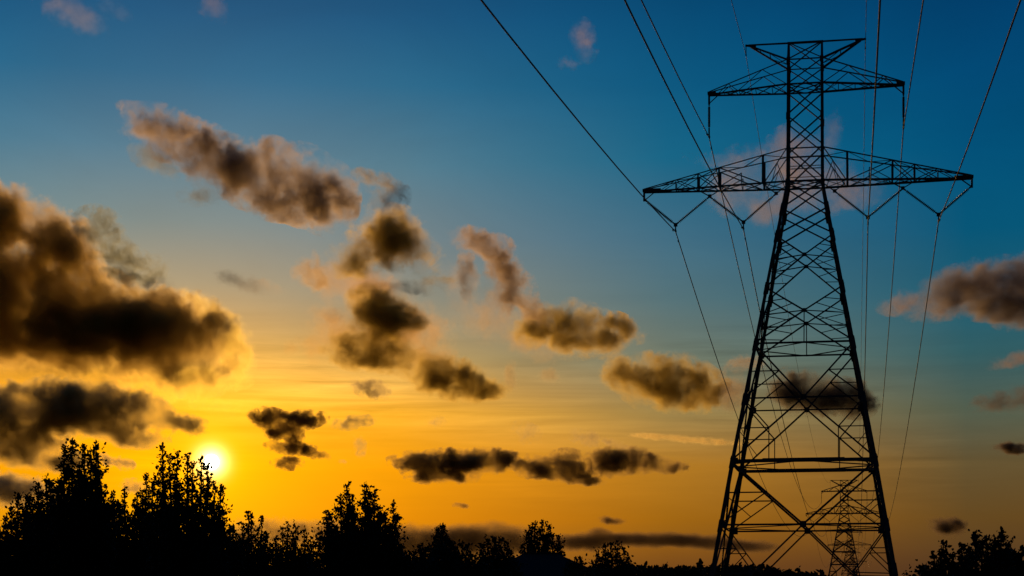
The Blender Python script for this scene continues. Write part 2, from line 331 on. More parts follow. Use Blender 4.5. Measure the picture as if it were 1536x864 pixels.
# ------------------------------------------------------------------ ground
bm = bmesh.new()
N = 60
def gh(x, y):
    r = math.hypot(x, y)
    ys = [(0, 0), (250, 0), (620, -1.8), (1100, 3.6), (1575, 5.4), (5000, 4), (40000, 0)]; lvl = 0
    for (a, p), (b, q) in zip(ys, ys[1:]):
        if a <= r <= b: lvl = p + (q - p) * (r - a) / (b - a)
    lvl *= max(0, math.cos(math.atan2(x, y))) ** 2
    return lvl - .02 + (mnoise.noise(Vector((x / 60, y / 60, 3))) * .25 if r < 3000 else 0) * min(1, max(0, (r - 15) / 80)) * (0 if abs(x - 60) < 0 else 1)
rings = [0, 6, 14, 25, 40, 60, 85, 115, 150, 200, 250, 360, 500, 620, 850, 1100, 1575, 2500, 5000, 12000, 30000]
prev = None
for r in rings:
    if r == 0: cur = [bm.verts.new((0, 0, gh(0, 0)))]
    else: cur = [bm.verts.new((r * math.sin(2 * math.pi * k / N), r * math.cos(2 * math.pi * k / N), gh(r * math.sin(2 * math.pi * k / N), r * math.cos(2 * math.pi * k / N)))) for k in range(N)]
    if prev:
        for k in range(N):
            k2 = (k + 1) % N
            if len(prev) == 1: bm.faces.new((prev[0], cur[k2], cur[k]))
            else: bm.faces.new((prev[k], prev[k2], cur[k2], cur[k]))
    prev = cur
bmesh.ops.recalc_face_normals(bm, faces=bm.faces)
for f in bm.faces:
    f.smooth = True
    if f.normal.z < 0: f.normal_flip()
g = from_bm('ground', bm, GRASS); g['kind'] = 'structure'

# ------------------------------------------------------------------ steel members
WS = 1.0                                   # section size factor for bracing members
class MB:
    def __init__(s): s.v = []; s.f = []
    def box(s, p, q, a, b, n, u0=-.5, w0=-.5):
        """bar from p to q; cross-section a along n-direction side vector, b along the other"""
        p = Vector(p); q = Vector(q); d = (q - p).normalized()
        n = Vector(n); e = d.cross(n)
        if e.length < 1e-4: e = d.orthogonal()
        e.normalize(); n2 = e.cross(d).normalized()
        i = len(s.v)
        for base in (p, q):
            for (x, y) in ((u0, w0), (u0 + 1, w0), (u0 + 1, w0 + 1), (u0, w0 + 1)):
                s.v.append(base + e * (x * a) + n2 * (y * b))
        s.f += [(i, i + 3, i + 2, i + 1), (i + 4, i + 5, i + 6, i + 7)]
        for k in range(4):
            k2 = (k + 1) % 4; s.f.append((i + k, i + k2, i + 4 + k2, i + 4 + k))
    def angle(s, p, q, wd, n, th=None):
        """rolled L-section: one flange in the face plane (normal n), one pointing inwards"""
        wd *= WS; th = th or max(.012, wd * .13)
        s.box(p, q, wd, th, n)
        s.box(p, q, th, wd - th, n, u0=wd * .5 / th - 1, w0=-1 - th * .52 / (wd - th))
    def tube(s, pts, r, n=6, caps=True):
        ring0 = None; base = len(s.v)
        for k, p in enumerate(pts):
            a = Vector(pts[max(0, k - 1)]); b = Vector(pts[min(len(pts) - 1, k + 1)]); d = (b - a).normalized()
            e = d.cross(Vector((0, 0, 1)))
            if e.length < 1e-3: e = Vector((1, 0, 0))
            e.normalize(); g2 = d.cross(e)
            rr = r[k] if isinstance(r, (list, tuple)) else r
            for j in range(n):
                t = 2 * math.pi * j / n
                s.v.append(Vector(p) + (e * math.cos(t) + g2 * math.sin(t)) * rr)
            if k:
                for j in range(n):
                    j2 = (j + 1) % n; o0 = base + (k - 1) * n; o1 = base + k * n
                    s.f.append((o0 + j, o0 + j2, o1 + j2, o1 + j))
        if caps:
            s.f.append(tuple(base + j for j in range(n))[::-1]); s.f.append(tuple(base + (len(pts) - 1) * n + j for j in range(n)))
    def plate(s, c, n, size, th=.02):
        c = Vector(c); n = Vector(n).normalized(); up = Vector((0, 0, 1)); e = up.cross(n)
        e = e.normalized() if e.length > 1e-3 else Vector((1, 0, 0)); u2 = n.cross(e)
        s.box(c - u2 * size * .5, c + u2 * size * .5, size, th, n)
    def build(s, name, mat, parent=None, smooth=False):
        me = bpy.data.meshes.new(name); me.from_pydata([tuple(v) for v in s.v], [], s.f); me.update()
        if smooth: me.polygons.foreach_set('use_smooth', [True] * len(me.polygons))
        return link(name, me, mat, parent)

PHI = math.atan(516 / F); D0 = 145.0; TX = 440 * D0 / F
def line_point(t, s, z):      # t across the line, s along it (away from the camera), z up
    c, sn = math.cos(PHI), math.sin(PHI)
    return Vector((TX + t * c + s * sn, D0 - t * sn + s * c, z))

ZT, ZW, ZB = 46.75, 35.35, 12.96
def half(z):
    if z >= ZW: return 1.46 - (z - ZW) * .006
    if z >= ZB: return 1.46 + (ZW - z) * (5.56 - 1.46) / (ZW - ZB)
    return 5.56 + (ZB - z) * .168
def corner(i, z):
    w_ = half(z); sx, sy = ((-1, -1), (1, -1), (1, 1), (-1, 1))[i]
    return Vector((sx * w_, sy * (w_ if z <= 45 else .1 + (w_ - .1) * (ZT - z) / (ZT - 45.)), z))     # the top closes to a ridge
FN = [Vector((0, -1, 0)), Vector((1, 0, 0)), Vector((0, 1, 0)), Vector((-1, 0, 0))]   # outward normals of faces i -> i+1

def make_tower():
    root = empty('transmission_tower', (0, 0, 0))
    # legs on concrete footings
    for i in range(4):
        m = MB(); cx = Vector(((-1, 1, 1, -1)[i], (-1, -1, 1, 1)[i], 0))
        zs = [0.25, 4.6, 8., ZB, 17.9, 22.25, 26.75, 30.95, 33.15, ZW, 40.6, 45., ZT]
        wd = [.32, .32, .32, .30, .28, .26, .24, .23, .23, .21, .19, .17]
        for z0, z1, wq in zip(zs, zs[1:], wd):
            a, b = corner(i, z0), corner(i, z1)
            th = .03
            sx, sy = cx.x, cx.y
            # two flanges of the corner angle, lying in the two faces
            m.box(a - Vector((sx * wq * .5, 0, 0)), b - Vector((sx * wq * .5, 0, 0)), wq, th, (0, 1, 0))
            m.box(a - Vector((sx * th * .6, sy * (wq * .5 + th * .6), 0)), b - Vector((sx * th * .6, sy * (wq * .5 + th * .6), 0)), wq, th, (1, 0, 0))
        for z in zs[1:-1]:                 # splice angles, a little proud of the leg
            hh = .55 if z < ZW else .3
            a, b = corner(i, z - hh), corner(i, z + hh * .7); ww = .36 if z < ZW else .25
            o_ = Vector((sx * .02, sy * .02, 0))
            m.box(a + o_ - Vector((sx * ww * .5, 0, 0)), b + o_ - Vector((sx * ww * .5, 0, 0)), ww, .05, (0, 1, 0))
            m.box(a + o_ - Vector((0, sy * ww * .5, 0)), b + o_ - Vector((0, sy * ww * .5, 0)), ww, .046, (1, 0, 0))
        leg = m.build('leg', STEEL, root)
        f = MB(); c0 = corner(i, 0)
        f.tube([c0 + Vector((0, 0, -.6)), c0 + Vector((0, 0, .3))], .45, 12); f.build('footing', CONC, leg)
    # lattice of each face
    for i in range(4):
        j = (i + 1) % 4; n = FN[i]; m = MB()
        def at(u_, z): return corner(i, z).lerp(corner(j, z), u_)
        def bar(a, b, wq, off=0.): m.angle(a - n * off, b - n * off, wq, n)
        def X(z0, z1, wq, plate=.0, bend=None):
            A0, B0, A1, B1 = at(0, z0), at(1, z0), at(0, z1), at(1, z1)
            if bend:
                c = at(.5, bend)
                for q in (A0, B0): bar(q, c, wq * (.78 if z0 < 1 else 1))
                for q in (A1, B1): bar(q, c, wq)
            else:
                bar(A0, B1, wq); bar(B0, A1, wq, .035)
            if plate:
                m.plate(at(.5, bend) + n * .02, n, plate)
        # slender neck between the crossarms
        for z1, z0 in ((43.05, 40.6), (40.6, 38.15), (38.15, ZW + .15)): X(z0, z1, .105)
        X(43.05, 45., .085); X(45., ZT, .085)
        for z, wq in ((ZT - .05, .12), (45., .09), (43.05, .12), (37.95, .09), (37.2, .06), (36.3, .06), (ZW, .14)): bar(at(0, z), at(1, z), wq)
        # upper body
        X(33.15, ZW, .11); X(30.95, 33.15, .12)
        # panel A
        zc = 29.3; X(26.75, 30.95, .115, .3, zc)
        for s_ in (0, 1):
            L = lambda z: at(s_, z)
            c = at(.5, zc)
            bar(L(zc - .35), c, .08)
            up = L(30.95).lerp(c, .5); dn = L(26.75).lerp(c, .5)
            bar(L(zc + .55), up, .06); bar(L(zc - .35), up.lerp(c, .3), .06); bar(L(zc - 1.3), dn, .06); bar(L(zc - .35), dn.lerp(c, .35), .06)
        # panel B
        zc = 24.8; X(22.25, 26.75, .12, .32, zc)
        bar(at(.5, zc), at(.5, 22.25), .08); bar(at(0, 22.25), at(1, 22.25), .14)
        for s_ in (0, 1):
            c = at(.5, zc)
            bar(L(zc - .3), c, .08) if 0 else bar(at(s_, zc - .3), c, .08)
            up = at(s_, 26.75).lerp(c, .5); dn = at(s_, 22.25).lerp(c, .5)
            bar(at(s_, zc + .75), up, .065); bar(at(s_, zc - .3), up.lerp(c, .4), .065); bar(at(s_, zc - 1.2), dn, .065); bar(at(s_, zc - .3), dn.lerp(c, .4), .065)
        # panel C
        zc = 17.9; X(ZB, 22.25, .13, .42, zc); bar(at(0, zc), at(1, zc), .12)
        for s_ in (0, 1):
            c = at(.5, zc)
            q = at(s_, 22.25).lerp(c, (22.25 - 20.03) / (22.25 - zc)); bar(at(s_, 20.03), q, .08); bar(q, at(s_, zc), .10)
            q = at(s_, ZB).lerp(c, (15.55 - ZB) / (zc - ZB)); bar(at(s_, 15.55), q, .08); bar(q, Vector((q.x, q.y, ZB)), .08) if 1 else None; bar(at(s_, zc), q, .10)
            bar(at(s_, 15.55), at(s_, ZB).lerp(q, .5), .06)
        # panel D, down to the feet
        zc = 8.0; X(.4, ZB, .16, .5, zc); bar(at(0, zc), at(1, zc), .14)
        for s_ in (0, 1):
            c = at(.5, zc)
            q = at(s_, ZB).lerp(c, (ZB - 10.5) / (ZB - zc)); bar(at(s_, 10.5), q, .10); bar(q, at(s_, zc), .10)
            bar(at(s_, 10.4), q.lerp(at(s_, zc), .52), .07)
            q = at(s_, .4).lerp(c, (4.3 - .4) / (zc - .4)); bar(at(s_, zc), q, .10)
            r_ = at(s_, zc).lerp(q, .5); bar(at(s_, 6.15), r_, .08); bar(r_, at(s_, 4.2), .08); bar(at(s_, 4.2), q, .08)
            bar(at(s_, 2.2), at(s_, .4).lerp(q, .5), .07); bar(at(s_, 4.2), at(s_, .4).lerp(q, .5), .07)
        # gusset plates where braces meet the legs
        for z in (8., ZB, 17.9, 22.25, 26.75, 30.95):
            for s_ in (0, 1): m.plate(at(s_, z).lerp(at(1 - s_, z), .03) + n * .025, n, .5 if z < 18 else .36)
        m.build('face_lattice', STEEL, root)
    # heavy horizontal frame at the knee
    for i in range(4):
        j = (i + 1) % 4; n = FN[i]; m = MB()
        a, b = corner(i, ZB), corner(j, ZB)
        m.angle(a, b, .26, n, .05)
        q0, q1 = a.lerp(b, .22), a.lerp(b, .78)
        m.box(q0 + n * .03 + Vector((0, 0, .02)), q1 + n * .03 + Vector((0, 0, .02)), .32, .03, n)
        m.build('horizontal_beam', STEEL, root)
    for z, wq in ((ZB, .10), (ZW, .09), (22.25, .08), (8., .08), (43.05, .08)):     # plan bracing inside the body
        m = MB()
        c = [corner(i, z) for i in range(4)]
        mid = [(c[i] + c[(i + 1) % 4]) / 2 for i in range(4)]
        for i in range(4): m.angle(mid[i], mid[(i + 1) % 4], wq, (0, 0, 1))
        if z in (ZW, 43.05): m.angle(c[0], c[2], wq, (0, 0, 1)); m.angle(c[1], c[3], wq * .9, (0, 0, 1))
        if z == ZB:
            for i in range(4):
                m.angle(c[i].lerp(c[(i + 1) % 4], .12), c[i].lerp(c[(i - 1) % 4], .12), wq, (0, 0, 1))
                m.angle(c[i].lerp(c[(i + 1) % 4], .2), c[i].lerp(c[(i - 1) % 4], .2), wq, (0, 0, 1))
        m.build('plan_bracing', STEEL, root)
    # crossarms: (reach, z of the tip, z of the bottom chord, z of the top chord at the body)
    def insulator(a, b, parent, nd, r=.13):
        m = MB(); a = Vector(a); b = Vector(b); d = b - a; L_ = d.length; d.normalize()
        m.tube([a, b], .035, 6)
        k0 = .35 / L_; pts = []; rad = []
        for k in range(nd):
            f_ = k0 + (1 - 2 * k0) * (k + .5) / nd; c = a.lerp(b, f_)
            pts += [c - d * .028, c - d * .02, c + d * .015, c + d * .04]; rad += [.04, r, r * .8, .045]
        m.tube(pts, rad, 10)
        o_ = m.build('insulator_string', GLASS, parent)
        for e_ in (.06 / L_ + .02, 1 - .06 / L_ - .03):
            h = MB(); c = a.lerp(b, e_); h.box(c - d * .16, c + d * .16, .12, .06, (0, 1, 0)); h.build('end_fitting', STEEL, o_)
    for sx in (-1, 1):
        for (reach, zt, zb, zu, kind) in ((12.9, 35.40, ZW, 37.95, 'lower'), (7.65, 43.0, 43.05, 45., 'upper')):
            m = MB(); wb = half(zb); wu = half(zu)
            tip = lambda sy: Vector((sx * reach, sy * .12, zt))
            bot = lambda sy, t_: Vector((sx * wb, sy * wb, zb)).lerp(Vector((sx * reach, sy * .12, zt - .12)), t_)
            top = lambda sy, t_: Vector((sx * wu, sy * wu, zu)).lerp(Vector((sx * reach, sy * .12, zt + .12)), t_)
            T = lambda x: (x - wb) / (reach - wb)
            for sy in (-1, 1):
                n = Vector((0, sy, 0))
                m.angle(bot(sy, 0), bot(sy, 1), .15 if kind == 'lower' else .15, n); m.angle(top(sy, 0), top(sy, 1), .085, n)
                if kind == 'lower':
                    for x, wq in ((3.3, .18), (6.8, .15), (8.5, .13)): m.box(bot(sy, T(x)), top(sy, T(x)), wq, .05, n)
                    for x, hf in ((5., .5), (10.3, .9)): m.box(bot(sy, T(x)), bot(sy, T(x)).lerp(top(sy, T(x)), hf), .07, .04, n)
                    B = lambda x: bot(sy, T(x)); U_ = lambda x: top(sy, T(x))
                    m.angle(U_(wu), B(3.2), .08, n); m.angle(B(wb + .15), U_(wu).lerp(B(3.2), .42), .06, n); m.angle(U_(wu).lerp(B(3.2), .42), B(2.6), .05, n)
                    m.angle(U_(6.8), B(3.4), .08, n); m.angle(B(6.7), B(5.).lerp(U_(5.), .5), .06, n)
                    m.angle(U_(6.8), B(8.4), .07, n); m.angle(U_(8.5), B(6.9), .07, n); m.angle(U_(8.5), B(10.3), .06, n); m.angle(B(8.6), U_(10.3), .06, n)
                    m.angle(U_(10.3), B(11.6), .05, n)
                else:
                    xs = [wb, 5.3, 6.9]
                    for k, (x0, x1) in enumerate(zip(xs, xs[1:])):
                        xm = (x0 + x1) / 2
                        m.angle(bot(sy, T(x0)), top(sy, T(xm)), .06, n); m.angle(top(sy, T(xm)), bot(sy, T(x1)), .06, n)
            xs = [wb] + ([3.3, 5., 6.8, 8.5, 10.3, 11.8] if kind == 'lower' else [2.6, 3.9, 5.2, 6.4])
            for k, (x0, x1) in enumerate(zip(xs, xs[1:])):           # bottom and top panels
                s0 = -1 if k % 2 else 1
                m.angle(bot(s0, T(x0)), bot(-s0, T(x1)), .06, (0, 0, 1)); m.angle(bot(-s0, T(x0)), bot(s0, T(x1)), .055, (0, 0, 1))
                m.angle(bot(-1, T(x1)), bot(1, T(x1)), .06, (0, 0, 1))
                if kind == 'lower': m.angle(top(s0, T(x0)), top(-s0, T(x1)), .05, (0, 0, 1))
            # plated nose
            nl = 1.35 if kind == 'lower' else .55
            m.box((sx * (reach - nl), 0, zt + .02), (sx * (reach + .12), 0, zt + .02), .34, .22, (0, 0, 1))
            arm = m.build('crossarm', STEEL, root)
            # brackets that carry the insulators
            hb = MB(); dz = .85
            hb.box((sx * reach, 0, zt - .1), (sx * reach, 0, zt - dz), .16, .12, (0, 1, 0)); hb.angle((sx * (reach - .95), 0, zb - .02), (sx * reach, 0, zt - dz + .05), .08, (0, 1, 0))
            hb.build('hanger_bracket', STEEL, arm)
            if kind == 'lower':
                for x, dx in ((7.6, 1.05), (2.3, .8)):
                    hb = MB()
                    for e_ in (-1, 1): hb.angle((sx * (x + e_ * dx), 0, zb - .02), (sx * x, 0, zb - .62), .08, (0, 1, 0))
                    hb.plate((sx * x, 0, zb - .6), (0, 1, 0), .28, .05)
                    hb.angle((sx * (x - dx), -.6, zb), (sx * (x - dx), .6, zb), .06, (0, 0, 1)); hb.angle((sx * (x + dx), -.6, zb), (sx * (x + dx), .6, zb), .06, (0, 0, 1))
                    hb.build('hanger_bracket', STEEL, arm)
            if kind == 'lower':
                for xl, xr, xv in ((12.9, 7.6, 10.35), (7.6, 2.3, 4.9)):
                    insulator((sx * xl, 0, 34.7), (sx * xv, 0, 32.55), root, 22); insulator((sx * xr, 0, 34.73), (sx * xv, 0, 32.55), root, 22)
                    y = MB(); y.plate((sx * xv, 0, 32.55), (0, 1, 0), .30, .05); y.box((sx * xv, 0, 32.5), (sx * xv, 0, 32.1), .10, .08, (0, 1, 0)); y.box((sx * xv, -.3, 32.06), (sx * xv, .3, 32.06), .12, .14, (0, 0, 1)); y.build('conductor_clamp', STEEL, root)
            else:
                insulator((sx * reach, 0, 42.3), (sx * reach, 0, 39.95), root, 20, .11)
                y = MB(); y.box((sx * reach, 0, 40.), (sx * reach, 0, 39.6), .12, .1, (0, 1, 0)); y.box((sx * reach, -.3, 39.56), (sx * reach, .3, 39.56), .14, .14, (0, 0, 1)); y.build('conductor_clamp', STEEL, root)
        # peak arm for the earth wire
        m = MB(); wt = half(ZT); e0 = Vector((sx * 4.45, 0, ZT - .1))
        for sy in (-1, 1):
            a = Vector((sx * wt, sy * wt, 45.)); e1 = Vector((sx * 4.35, sy * .08, ZT - .14))
            m.angle(a, e1, .15, (0, sy, 0))
            m.angle(Vector((sx * wt, sy * .1, ZT - .05)), Vector((sx * 4.5, sy * .07, ZT - .03)), .09, (0, sy, 0))
            m.angle(a.lerp(e1, .5), Vector((sx * wt, sy * wt, 45.)).lerp(Vector((sx * wt, -sy * wt, 45.)), .5), .05, (0, 0, 1))
        for t_ in (.45, .7, .85):
            m.angle(Vector((sx * wt, -wt, 45.)).lerp(e0, t_), Vector((sx * wt, wt, 45.)).lerp(e0, t_), .07, (0, 0, 1))
        m.box((sx * 3.9, 0, ZT - .18), (sx * 4.75, 0, ZT - .04), .16, .14, (0, 0, 1))
        arm = m.build('earth_wire_arm', STEEL, root)
        y = MB(); y.box((sx * 4.7, 0, ZT - .05), (sx * 4.7, 0, ZT - .75), .07, .07, (0, 1, 0)); y.box((sx * 4.7, -.2, ZT - .78), (sx * 4.7, .2, ZT - .78), .09, .1, (0, 0, 1)); y.build('wire_clamp', STEEL, arm)
    return root
def copy_tree(o, parent=None):
    c = o.copy(); COL.objects.link(c); c.parent = parent
    for ch in list(o.children): copy_tree(ch, c)
    return c
SPAN = 485.
TZ = {-1: 0., 0: 0., 1: -1.8, 2: 3.6, 3: 5.4}      # ground level at each pylon
tower = make_tower()
tower.location = line_point(0, 0, 0); tower.rotation_euler = (0, 0, -PHI)
tag(tower, 'huge steel lattice pylon filling the right of the sky with two wide crossarms', 'pylon', 'lattice pylons of the power line')
labs = ['smaller lattice pylon seen between the legs of the huge one, second in the line',
        'third pylon in the line, its arms showing low behind the second pylon',
        'tiny farthest pylon of the line, half lost behind the third one']
WS = 2.0; far = make_tower(); WS = 1.0     # the pylons down the line carry heavier sections
for k in (1, 2, 3):
    t2 = far if k == 1 else copy_tree(far); t2.rotation_euler = (0, 0, -PHI); t2['category'] = 'pylon'; t2['group'] = tower['group']; t2.location = line_point(0, SPAN * k, TZ[k]); tag(t2, labs[k - 1])

# ------------------------------------------------------------------ wires
def wire(t, z0, sag, r, label, name, cat, group):
    m = MB(); pts = []
    for sp in (-1, 0, 1, 2):
        n = 40 if sp < 1 else 16
        for k in range(n + (1 if sp == 2 else 0)):
            f_ = k / n; pts.append(line_point(t, (sp + f_) * SPAN, z0 + TZ[sp] * (1 - f_) + TZ[sp + 1] * f_ - 4 * sag * f_ * (1 - f_)))
    m.tube(pts, r, 6)
    if name == 'power_line':               # stockbridge dampers near the first clamp
        for s_ in (-2.2, 2.2):
            f_ = abs(s_) / SPAN; c = line_point(t, s_, z0 - 4 * sag * f_ * (1 - f_) - .12)
            d = Vector((math.sin(PHI), math.cos(PHI), 0)) * .22
            m.tube([c - d, c - d * .5], .05, 6); m.tube([c + d * .5, c + d], .05, 6); m.tube([c - d, c + d], .012, 4); m.box(c, c + Vector((0, 0, .14)), .04, .04, (0, 1, 0))
    tag(m.build(name, WIRE, None, True), label, cat, group)
GW = 'conductors strung along the pylons'
for t, z0, lb in ((-10.35, 32.0, 'conductor sweeping down to the outermost V string at the left of the big pylon'),
                  (-4.9, 32.0, 'conductor meeting the inner V string left of the big pylon body'),
                  (4.9, 32.0, 'conductor meeting the inner V string right of the big pylon body'),
                  (10.35, 32.0, 'conductor sweeping down to the outermost V string at the right of the big pylon'),
                  (-7.65, 39.5, 'conductor hung from the straight string under the left tip of the upper crossarm'),
                  (7.65, 39.5, 'conductor hung from the straight string under the right tip of the upper crossarm')):
    wire(t, z0, 12.5, .042, lb, 'power_line', 'wire', GW)
wire(-4.7, ZT - .8, 9.5, .022, 'hair thin earth wire from the left end of the pylon top bar', 'earth_wire', 'wire', 'earth wires on the pylon tops')
wire(4.7, ZT - .8, 9.5, .022, 'hair thin earth wire from the right end of the pylon top bar', 'earth_wire', 'wire', 'earth wires on the pylon tops')

# ------------------------------------------------------------------ trees
import numpy as np
def leaf_mesh(name, pts, dirs, size, rng, mat, parent, jitter=.35, aspect=.62):
    """one mesh of many small pointed leaves with a fold along the midrib"""
    n = len(pts); p = np.asarray(pts); sz = size * rng.uniform(1 - jitter, 1 + jitter, n)[:, None]
    d = np.asarray(dirs) + rng.normal(0, .7, (n, 3)); d /= np.linalg.norm(d, axis=1)[:, None] + 1e-9
    r = rng.normal(0, 1, (n, 3)); e = np.cross(d, r); e /= np.linalg.norm(e, axis=1)[:, None] + 1e-9
    nn = np.cross(d, e)
    V = np.empty((n, 6, 3))
    V[:, 0] = p; V[:, 1] = p + d * sz * .35 + e * sz * aspect * .5 + nn * sz * .1; V[:, 2] = p + d * sz * .8 + e * sz * aspect * .3 + nn * sz * .06
    V[:, 3] = p + d * sz; V[:, 4] = p + d * sz * .8 - e * sz * aspect * .3 + nn * sz * .06; V[:, 5] = p + d * sz * .35 - e * sz * aspect * .5 + nn * sz * .1
    me = bpy.data.meshes.new(name); me.vertices.add(n * 6); me.vertices.foreach_set('co', V.ravel())
    idx = (np.arange(n)[:, None] * 6 + np.array([[0, 1, 2, 3, 0, 3, 4, 5]])).ravel()
    me.loops.add(n * 8); me.loops.foreach_set('vertex_index', idx.astype(np.int32))
    me.polygons.add(n * 2); me.polygons.foreach_set('loop_start', (np.arange(n * 2) * 4).astype(np.int32)); me.polygons.foreach_set('loop_total', np.full(n * 2, 4, np.int32))
    me.update(calc_edges=True); me.validate()
    return link(name, me, mat, parent)

def curve_pts(a, b, bow, n, rng, wob):
    a = np.asarray(a); b = np.asarray(b); L = np.linalg.norm(b - a); out = []
    ph = rng.uniform(0, 6.28, 3)
    for k in range(n + 1):
        f = k / n; q = a + (b - a) * f + bow * math.sin(math.pi * f) * .5
        q = q + np.array([math.sin(f * 5 + ph[0]), math.sin(f * 4 + ph[1]), .4 * math.sin(f * 6 + ph[2])]) * wob * L * f * (1.2 - f)
        out.append(q)
    return out

def tree(px, D, leaders, label, seed, leaf=.12, dens=1., wid=.55, twig=.8, group=None, name='tree', cat='tree', fork=None, low=.0, open_=0., mat=None, upright=.7):
    """leaders: (column, row of the tip, relative fullness) -- each is a limb that climbs to its own tip"""
    rng = np.random.default_rng(seed); mat = mat or LEAF
    base = P(px, HY, D); base.z = 0
    root = empty(name, base)
    tips = [np.array(P(c, r, D + rng.uniform(-1, 1) * wid * 1.5)) - np.array(base) for c, r, *_ in leaders]
    full = [(l[2] if len(l) > 2 else 1.) for l in leaders]
    ztop = max(t[2] for t in tips); zf = fork if fork else ztop * .25
    m = MB(); r0 = .035 * ztop + .04
    trunk = curve_pts((0, 0, -.2), (rng.uniform(-.1, .1), rng.uniform(-.1, .1), ztop * .62), np.zeros(3), 8, rng, .02)
    m.tube([Vector(q) for q in trunk], [r0 * (1 - .75 * k / 8) for k in range(9)], 8)
    P_, D_ = [], []
    for t, fl in zip(tips, full):
        z0 = min(zf * rng.uniform(.8, 1.5), t[2] * .55); a = np.array([0, 0, z0]) + (trunk[0] * 0)
        out = np.array([t[0], t[1], 0]); bow = out * .55 + np.array([0, 0, -.12 * ztop])
        n = 14; path = curve_pts(a, t, bow, n, rng, .025)
        m.tube([Vector(q) for q in path], [r0 * .45 * (1 - k / (n + .6)) + .006 for k in range(n + 1)], 5)
        L = np.linalg.norm(t - a); fl_exp = 1.05
        for q in range(int((L - .3) / leaf * 3.2 * dens)):            # leaves set straight on the limb
            f = 1 - rng.uniform() ** 1.5 * .8; i = min(n - 1, int(f * n)); g_ = f * n - i
            P_.append(path[i] * (1 - g_) + path[i + 1] * g_ + rng.normal(0, leaf * .3, 3)); D_.append(rng.normal(0, .6, 3) + np.array([0, 0, .8]))
        ntw = int(L / .12 * (.55 + .45 * fl))
        for q in range(ntw):
            f = (q + rng.uniform()) / ntw
            f = .12 + .88 * f
            i = min(n - 1, int(f * n)); g_ = f * n - i; s0 = path[i] * (1 - g_) + path[i + 1] * g_
            dist = (1 - f) * L
            tl = min(twig * fl, .05 + .38 * dist ** fl_exp * fl) * rng.uniform(.25, 1.25)
            ax = path[i + 1] - path[i]; ax = ax / np.linalg.norm(ax)
            rd = rng.normal(0, 1, 3); rd -= ax * rd.dot(ax); rd /= np.linalg.norm(rd)
            tw = ax * upright + rd * rng.uniform(.6, 1.1); tw[2] += .15; tw /= np.linalg.norm(tw)
            e0 = s0; e1 = s0 + tw * tl; e1m = (e0 + e1) / 2 + rng.normal(0, .04, 3)
            m.tube([Vector(e0), Vector(e1m), Vector(e1)], [.012, .008, .004], 3, caps=False)
            nl = max(4, int(tl / leaf * 4.2 * dens * (1 - open_)))
            ff = rng.uniform(.15, 1.05, nl)
            for u_ in ff:
                c = e0 + (e1 - e0) * u_ + rng.normal(0, leaf * .26, 3)
                P_.append(c); D_.append(tw + rng.normal(0, .3, 3))
            for u_ in range(int(13 * dens * (1 - open_) * (.3 + .7 * min(1, dist)))):        # a tuft of leaves at the twig end
                P_.append(e1 + rng.normal(0, leaf * .75, 3)); D_.append(tw + rng.normal(0, .9, 3))
    # inner and lower crown, dense
    ex = [t[0] for t in tips]; x0, x1 = min(ex), max(ex)
    nlow = int(low * 1000)
    if nlow:
        zs = sorted(t[2] for t in tips); zlow = zs[len(zs) // 3] * .86
        cen = rng.uniform(0, 1, (nlow // 14, 3)); cen[:, 0] = x0 - .3 + (x1 - x0 + .6) * cen[:, 0]; cen[:, 1] = (cen[:, 1] - .5) * max(1.6, (x1 - x0) * .8); cen[:, 2] = .5 + (zlow - .5) * cen[:, 2] ** .7
        # pull the clump tops under the leader heights nearby
        tx = np.array([t[0] for t in tips]); tz = np.array([t[2] for t in tips])
        for c in cen:
            k = np.argmin(abs(tx - c[0])); c[2] = min(c[2], tz[k] * .86)
            for _ in range(14):
                P_.append(c + rng.normal(0, .17, 3)); D_.append(rng.normal(0, 1, 3))
    m.build('trunk', BARK, root, True)
    leaf_mesh('crown', P_, D_, leaf, rng, mat, root)
    return tag(root, label, cat, group)

GT = 'trees along the skyline'
tree(20, 66, [(-12, 775), (8, 776), (26, 743), (39, 744), (16, 762)], 'dark bushy tree cut by the left edge, lower than its neighbour', 1, group=GT, low=5, dens=1.2)
tree(66, 70, [(56, 727), (70, 720), (79, 724), (46, 745), (88, 735), (62, 740, 1.3)], 'rounded dark tree between the left edge and the tallest spiky tree', 2, group=GT, low=7, dens=1.2)
tree(118, 68, [(96, 670), (110, 661), (126, 669), (137, 676), (144, 667), (104, 700, 1.3), (146, 706), (150, 728), (120, 705, 1.4), (90, 722, 1.2), (144, 742), (153, 760), (130, 720, 1.3)], 'tallest tree with several upright spiky tops, left of the sun', 3, group=GT, low=8, dens=1.25)
tree(195, 72, [(169, 742), (187, 733), (178, 752), (205, 745), (221, 713), (230, 721), (214, 735), (236, 750), (160, 775)], 'dark tree with ragged twin tops between the tallest tree and the leafy one', 4, group=GT, low=8, dens=1.15)
tree(268, 62, [(245, 668, .8), (256, 683, .8), (267, 680, .8), (281, 680, .8), (290, 694, .8), (302, 685, .7), (311, 698, .7), (313, 716, .8), (324, 731, .8), (332, 729, .7), (242, 700), (262, 712, 1.2), (280, 725, 1.2), (300, 745, 1.1), (243, 740), (328, 760, .8)], 'tall airy leafy tree spreading like a fan in front of the sun', 5, group=GT, low=7, dens=.95, open_=.3)
tree(335, 70, [(320, 776), (333, 778), (345, 790), (350, 793), (310, 785)], 'low dark tree tucked right of the airy leafy tree', 6, group=GT, low=5, dens=1.2)
tree(376, 74, [(372, 766, .7), (378, 774, .7), (393, 777, .7), (363, 790), (388, 792), (399, 800), (358, 805)], 'small slim tree with a forked top, first right of the sun group', 7, group=GT, low=4, dens=.9, open_=.1)
